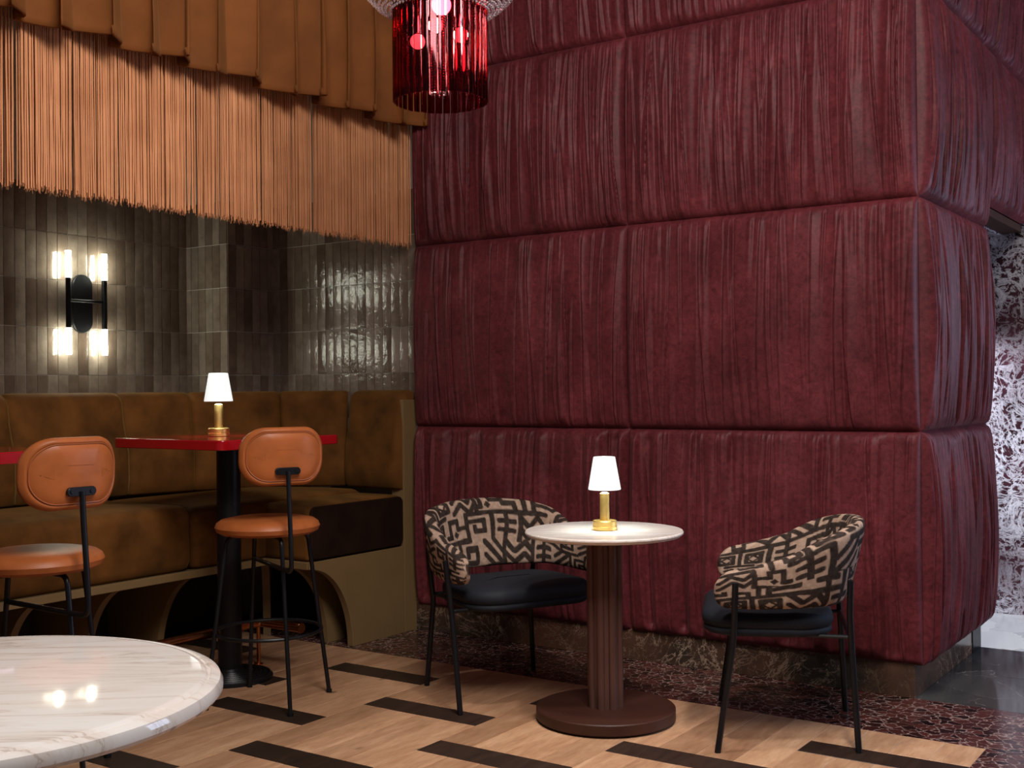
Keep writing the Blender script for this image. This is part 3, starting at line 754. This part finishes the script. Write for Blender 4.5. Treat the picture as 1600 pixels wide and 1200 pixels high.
# ------------------------------------------------------------------ wall sconce
def sconce(label, y0):
    t = thing('wall_sconce', label, 'wall lamp', (XA+.006, y0, 1.795))
    o = G().prism(rrect(.122, .318, .0605, 12), 'x', 0, .022).obj('backplate', MT['black'], t, bevel=.004)
    X = .052
    G().tube([(.02, 0, .012), (X-.012, 0, .012)], .010, 12).obj('stem', MT['black'], t)
    G().tube([(X, -.112, .012), (X, .112, .012)], .0085, 12).obj('crossbar', MT['black'], t)
    for s in (-1, 1):
        rd = G().tube([(X, s*.112, -.137), (X, s*.112, .133)], .0145, 16).obj('rod', MT['black'], t)
        for z0, z1 in ((.133, .276), (-.277, -.137)):
            G().tube([(X, s*.112, z0), (X, s*.112, z1)], .0160, 18).obj('glass_tube', MT['tubeglow'], rd)
    return t
sconce('black double-tube wall sconce with four lit white tubes on the tiled wall', 3.876)

# ------------------------------------------------------------------ fringe and curtain above the booth
def fringe():
    t = thing('fringe_valance', 'long salmon cord fringe hanging above the banquette below the ochre curtain', 'fringe', (-4.05, 4.92, 2.1))
    gaps = []; y = 1.7
    while y < 4.95:
        y += R.choice((.05, .08, .11, .15, .2)); gaps.append((y, R.choice((.003, .004, .005, .007, .011))))
    g = G()
    for layer, (xo, sp) in enumerate(((0, .0092), (-.012, .0105), (-.024, .018))):
        y = 1.75
        while y < 4.915:
            y += sp*R.uniform(.75, 1.3)
            if any(abs(y-a) < b_*(1 if layer < 2 else .7) for a, b_ in gaps): continue
            r = R.uniform(.0030, .0046); x = xo+R.uniform(-.004, .004); zb = 2.105+R.uniform(-.014, .012)
            dy = R.uniform(-.004, .004); z1 = 2.84; pts = []
            for k in range(6):
                f = k/5; pts.append((x+R.uniform(-.0012, .0012), y-4.92+dy*f*f+R.uniform(-.0010, .0010), z1+(zb-z1)*f-2.1))
            g.tube(pts, [r, r, r, r, r*1.05, r*.9], 5)
            if layer < 2:
                e = pts[-1]
                for q in range(3):
                    g.tube([(e[0], e[1], e[2]+.012), (e[0]+R.uniform(-.006, .006), e[1]+R.uniform(-.006, .006), e[2]-R.uniform(.004, .016))], .0009, 3)
    o = g.obj('cords', MT['cord'], t); o['kind'] = 'stuff'
    G().box(-.035, .012, 1.7-4.92, -.004, .74, .80).obj('header_tape', MT['cord'], t, smooth=False)
    return t
fringe()
def curtain():
    t = thing('gathered_curtain', 'gathered ochre curtain pelmet hanging in folds above the cord fringe', 'curtain', (-3.935, 4.88, 2.72))
    nu, nv = 900, 60; y = np.linspace(1.6, 4.90, nu); rs = np.random.RandomState(4)
    # irregular fold phase
    n = 34; st_ = np.cumsum(rs.uniform(.75, 1.35, n)); st_ = 1.6+(st_-st_[0])/(st_[-1]-st_[0])*3.3
    phase = np.interp(y, st_, np.arange(n))*PI*1.0
    amp = np.interp(y, st_, rs.uniform(.7, 1.15, n))
    v = np.linspace(0, 1, nv)
    X = np.zeros((nu, nv)); Y = np.zeros((nu, nv)); Z = np.zeros((nu, nv))
    for j in range(nv):
        f = 1-v[j]                                       # 1 at the hem
        s_ = np.sin(phase+.25*np.sin(v[j]*3+y*2))
        sh = s_
        X[:, j] = .078*amp*sh*(.6+.4*f)+.012*np.sin(phase*.5+2)+.006*np.sin(y*31+v[j]*6)
        Y[:, j] = y-4.88+.030*np.sin(2*phase+.6)*(.4+.6*f)
        Z[:, j] = 1.25*v[j]+.012*np.sin(phase*.5+1)*f-.010*sh*f
    # rolled hem: turn the lowest rows back
    P = np.stack([X, Y, Z], -1)
    hem = P[:, :1].copy(); hem[..., 2] += .03; hem[..., 0] -= .006
    low = P[:, :1].copy(); low[..., 0] -= .004; low[..., 2] -= .002
    P = np.concatenate([hem, low, P], 1)
    o = np_grid_obj('drape', P, MT['curtain'], t, flip=True)
    s = o.modifiers.new('thickness', 'SOLIDIFY'); s.thickness = .003
    G().box(-.05, -.02, 1.6-4.88, 0, 1.15, 1.25).obj('track', MT['dark'], t, smooth=False)
    return t
curtain()

# ------------------------------------------------------------------ chandelier
CH = (-2.581, 3.315, 2.346)
ch = thing('chandelier', 'ruby glass rod chandelier with crystal bead swags and lit globe bulbs', 'chandelier', CH)
rodme = None; NR = 36
for k in range(NR):
    a = 2*PI*k/NR
    if rodme is None:
        prof = rrect(.026, .007, .0034, 4)
        o = G().prism(prof, 'z', 0, .78).obj('glass_rod', MT['ruby'], ch, angle=50); rodme = o
    else: o = rodme.copy(); C.objects.link(o)
    o.location = (.166*math.cos(a), .166*math.sin(a), R.uniform(-.001, .001)); o.rotation_euler = (0, 0, a+PI/2+rad(14)); o.parent = ch
G().tube([(.150*math.cos(2*PI*k/64), .150*math.sin(2*PI*k/64), .73) for k in range(64)], .006, 8, loop=True).obj('frame_ring', MT['bead'], ch)
G().tube([(.20*math.cos(2*PI*k/64), .20*math.sin(2*PI*k/64), .80) for k in range(64)], .006, 8, loop=True).obj('frame_ring', MT['bead'], ch)
G().lathe([(.006, .80), (.006, 1.85)], 10).obj('suspension_rod', MT['bead'], ch)
bulbs = [(.062, -.070, .322), (-.055, .045, .30), (-.075, -.035, .225), (.05, .06, .25)]
for b_ in bulbs:
    br_ = .035 if b_ == bulbs[0] else .027
    bl = G().lathe([(max(.001, br_*math.sin(PI*k/16)), -br_*math.cos(PI*k/16)) for k in range(17)], 24, b_).obj('bulb', MT['bulb' if b_ == bulbs[0] else 'dimbulb'], ch)
    G().tube([(b_[0], b_[1], b_[2]+.03), (b_[0], b_[1], .73)], .009, 10).obj('bulb_holder', MT['bead'], bl)
def bead(g, c, r):
    v = [(c[0]+r*x, c[1]+r*y, c[2]+r*z*1.15) for x, y, z in ((1,0,0),(-1,0,0),(0,1,0),(0,-1,0),(0,0,1),(0,0,-1))]
    g.add(v, [(0,2,4),(2,1,4),(1,3,4),(3,0,4),(2,0,5),(1,2,5),(3,1,5),(0,3,5)])
g = G()
for i in range(17):
    f = i/16; r = .178+.20*f**.9; z = .325+.24*f**1.5
    for k in range(66):
        a = 2*PI*(k+.5*(i % 2))/66
        bead(g, (r*math.cos(a), r*math.sin(a), z+R.uniform(-.002, .002)), .0066)
o = g.obj('bead_swag', MT['bead2'], ch, smooth=False); o['kind'] = 'stuff'
g = G()
for k in range(9):
    a = 2*PI*k/9
    for i in range(70): bead(g, (-.02+.026*math.cos(a), .014+.026*math.sin(a), .035+i*.0098), .0052)
o = g.obj('bead_column', MT['bead'], ch, smooth=False); o['kind'] = 'stuff'
pl = bpy.data.lights.new('chandelier_glow', 'POINT'); pl.energy = 2.2; pl.color = (1, .6, .52); pl.shadow_soft_size = .05
po = bpy.data.objects.new('chandelier_glow', pl); C.objects.link(po); po.parent = ch; po.location = (.07, .07, .17)
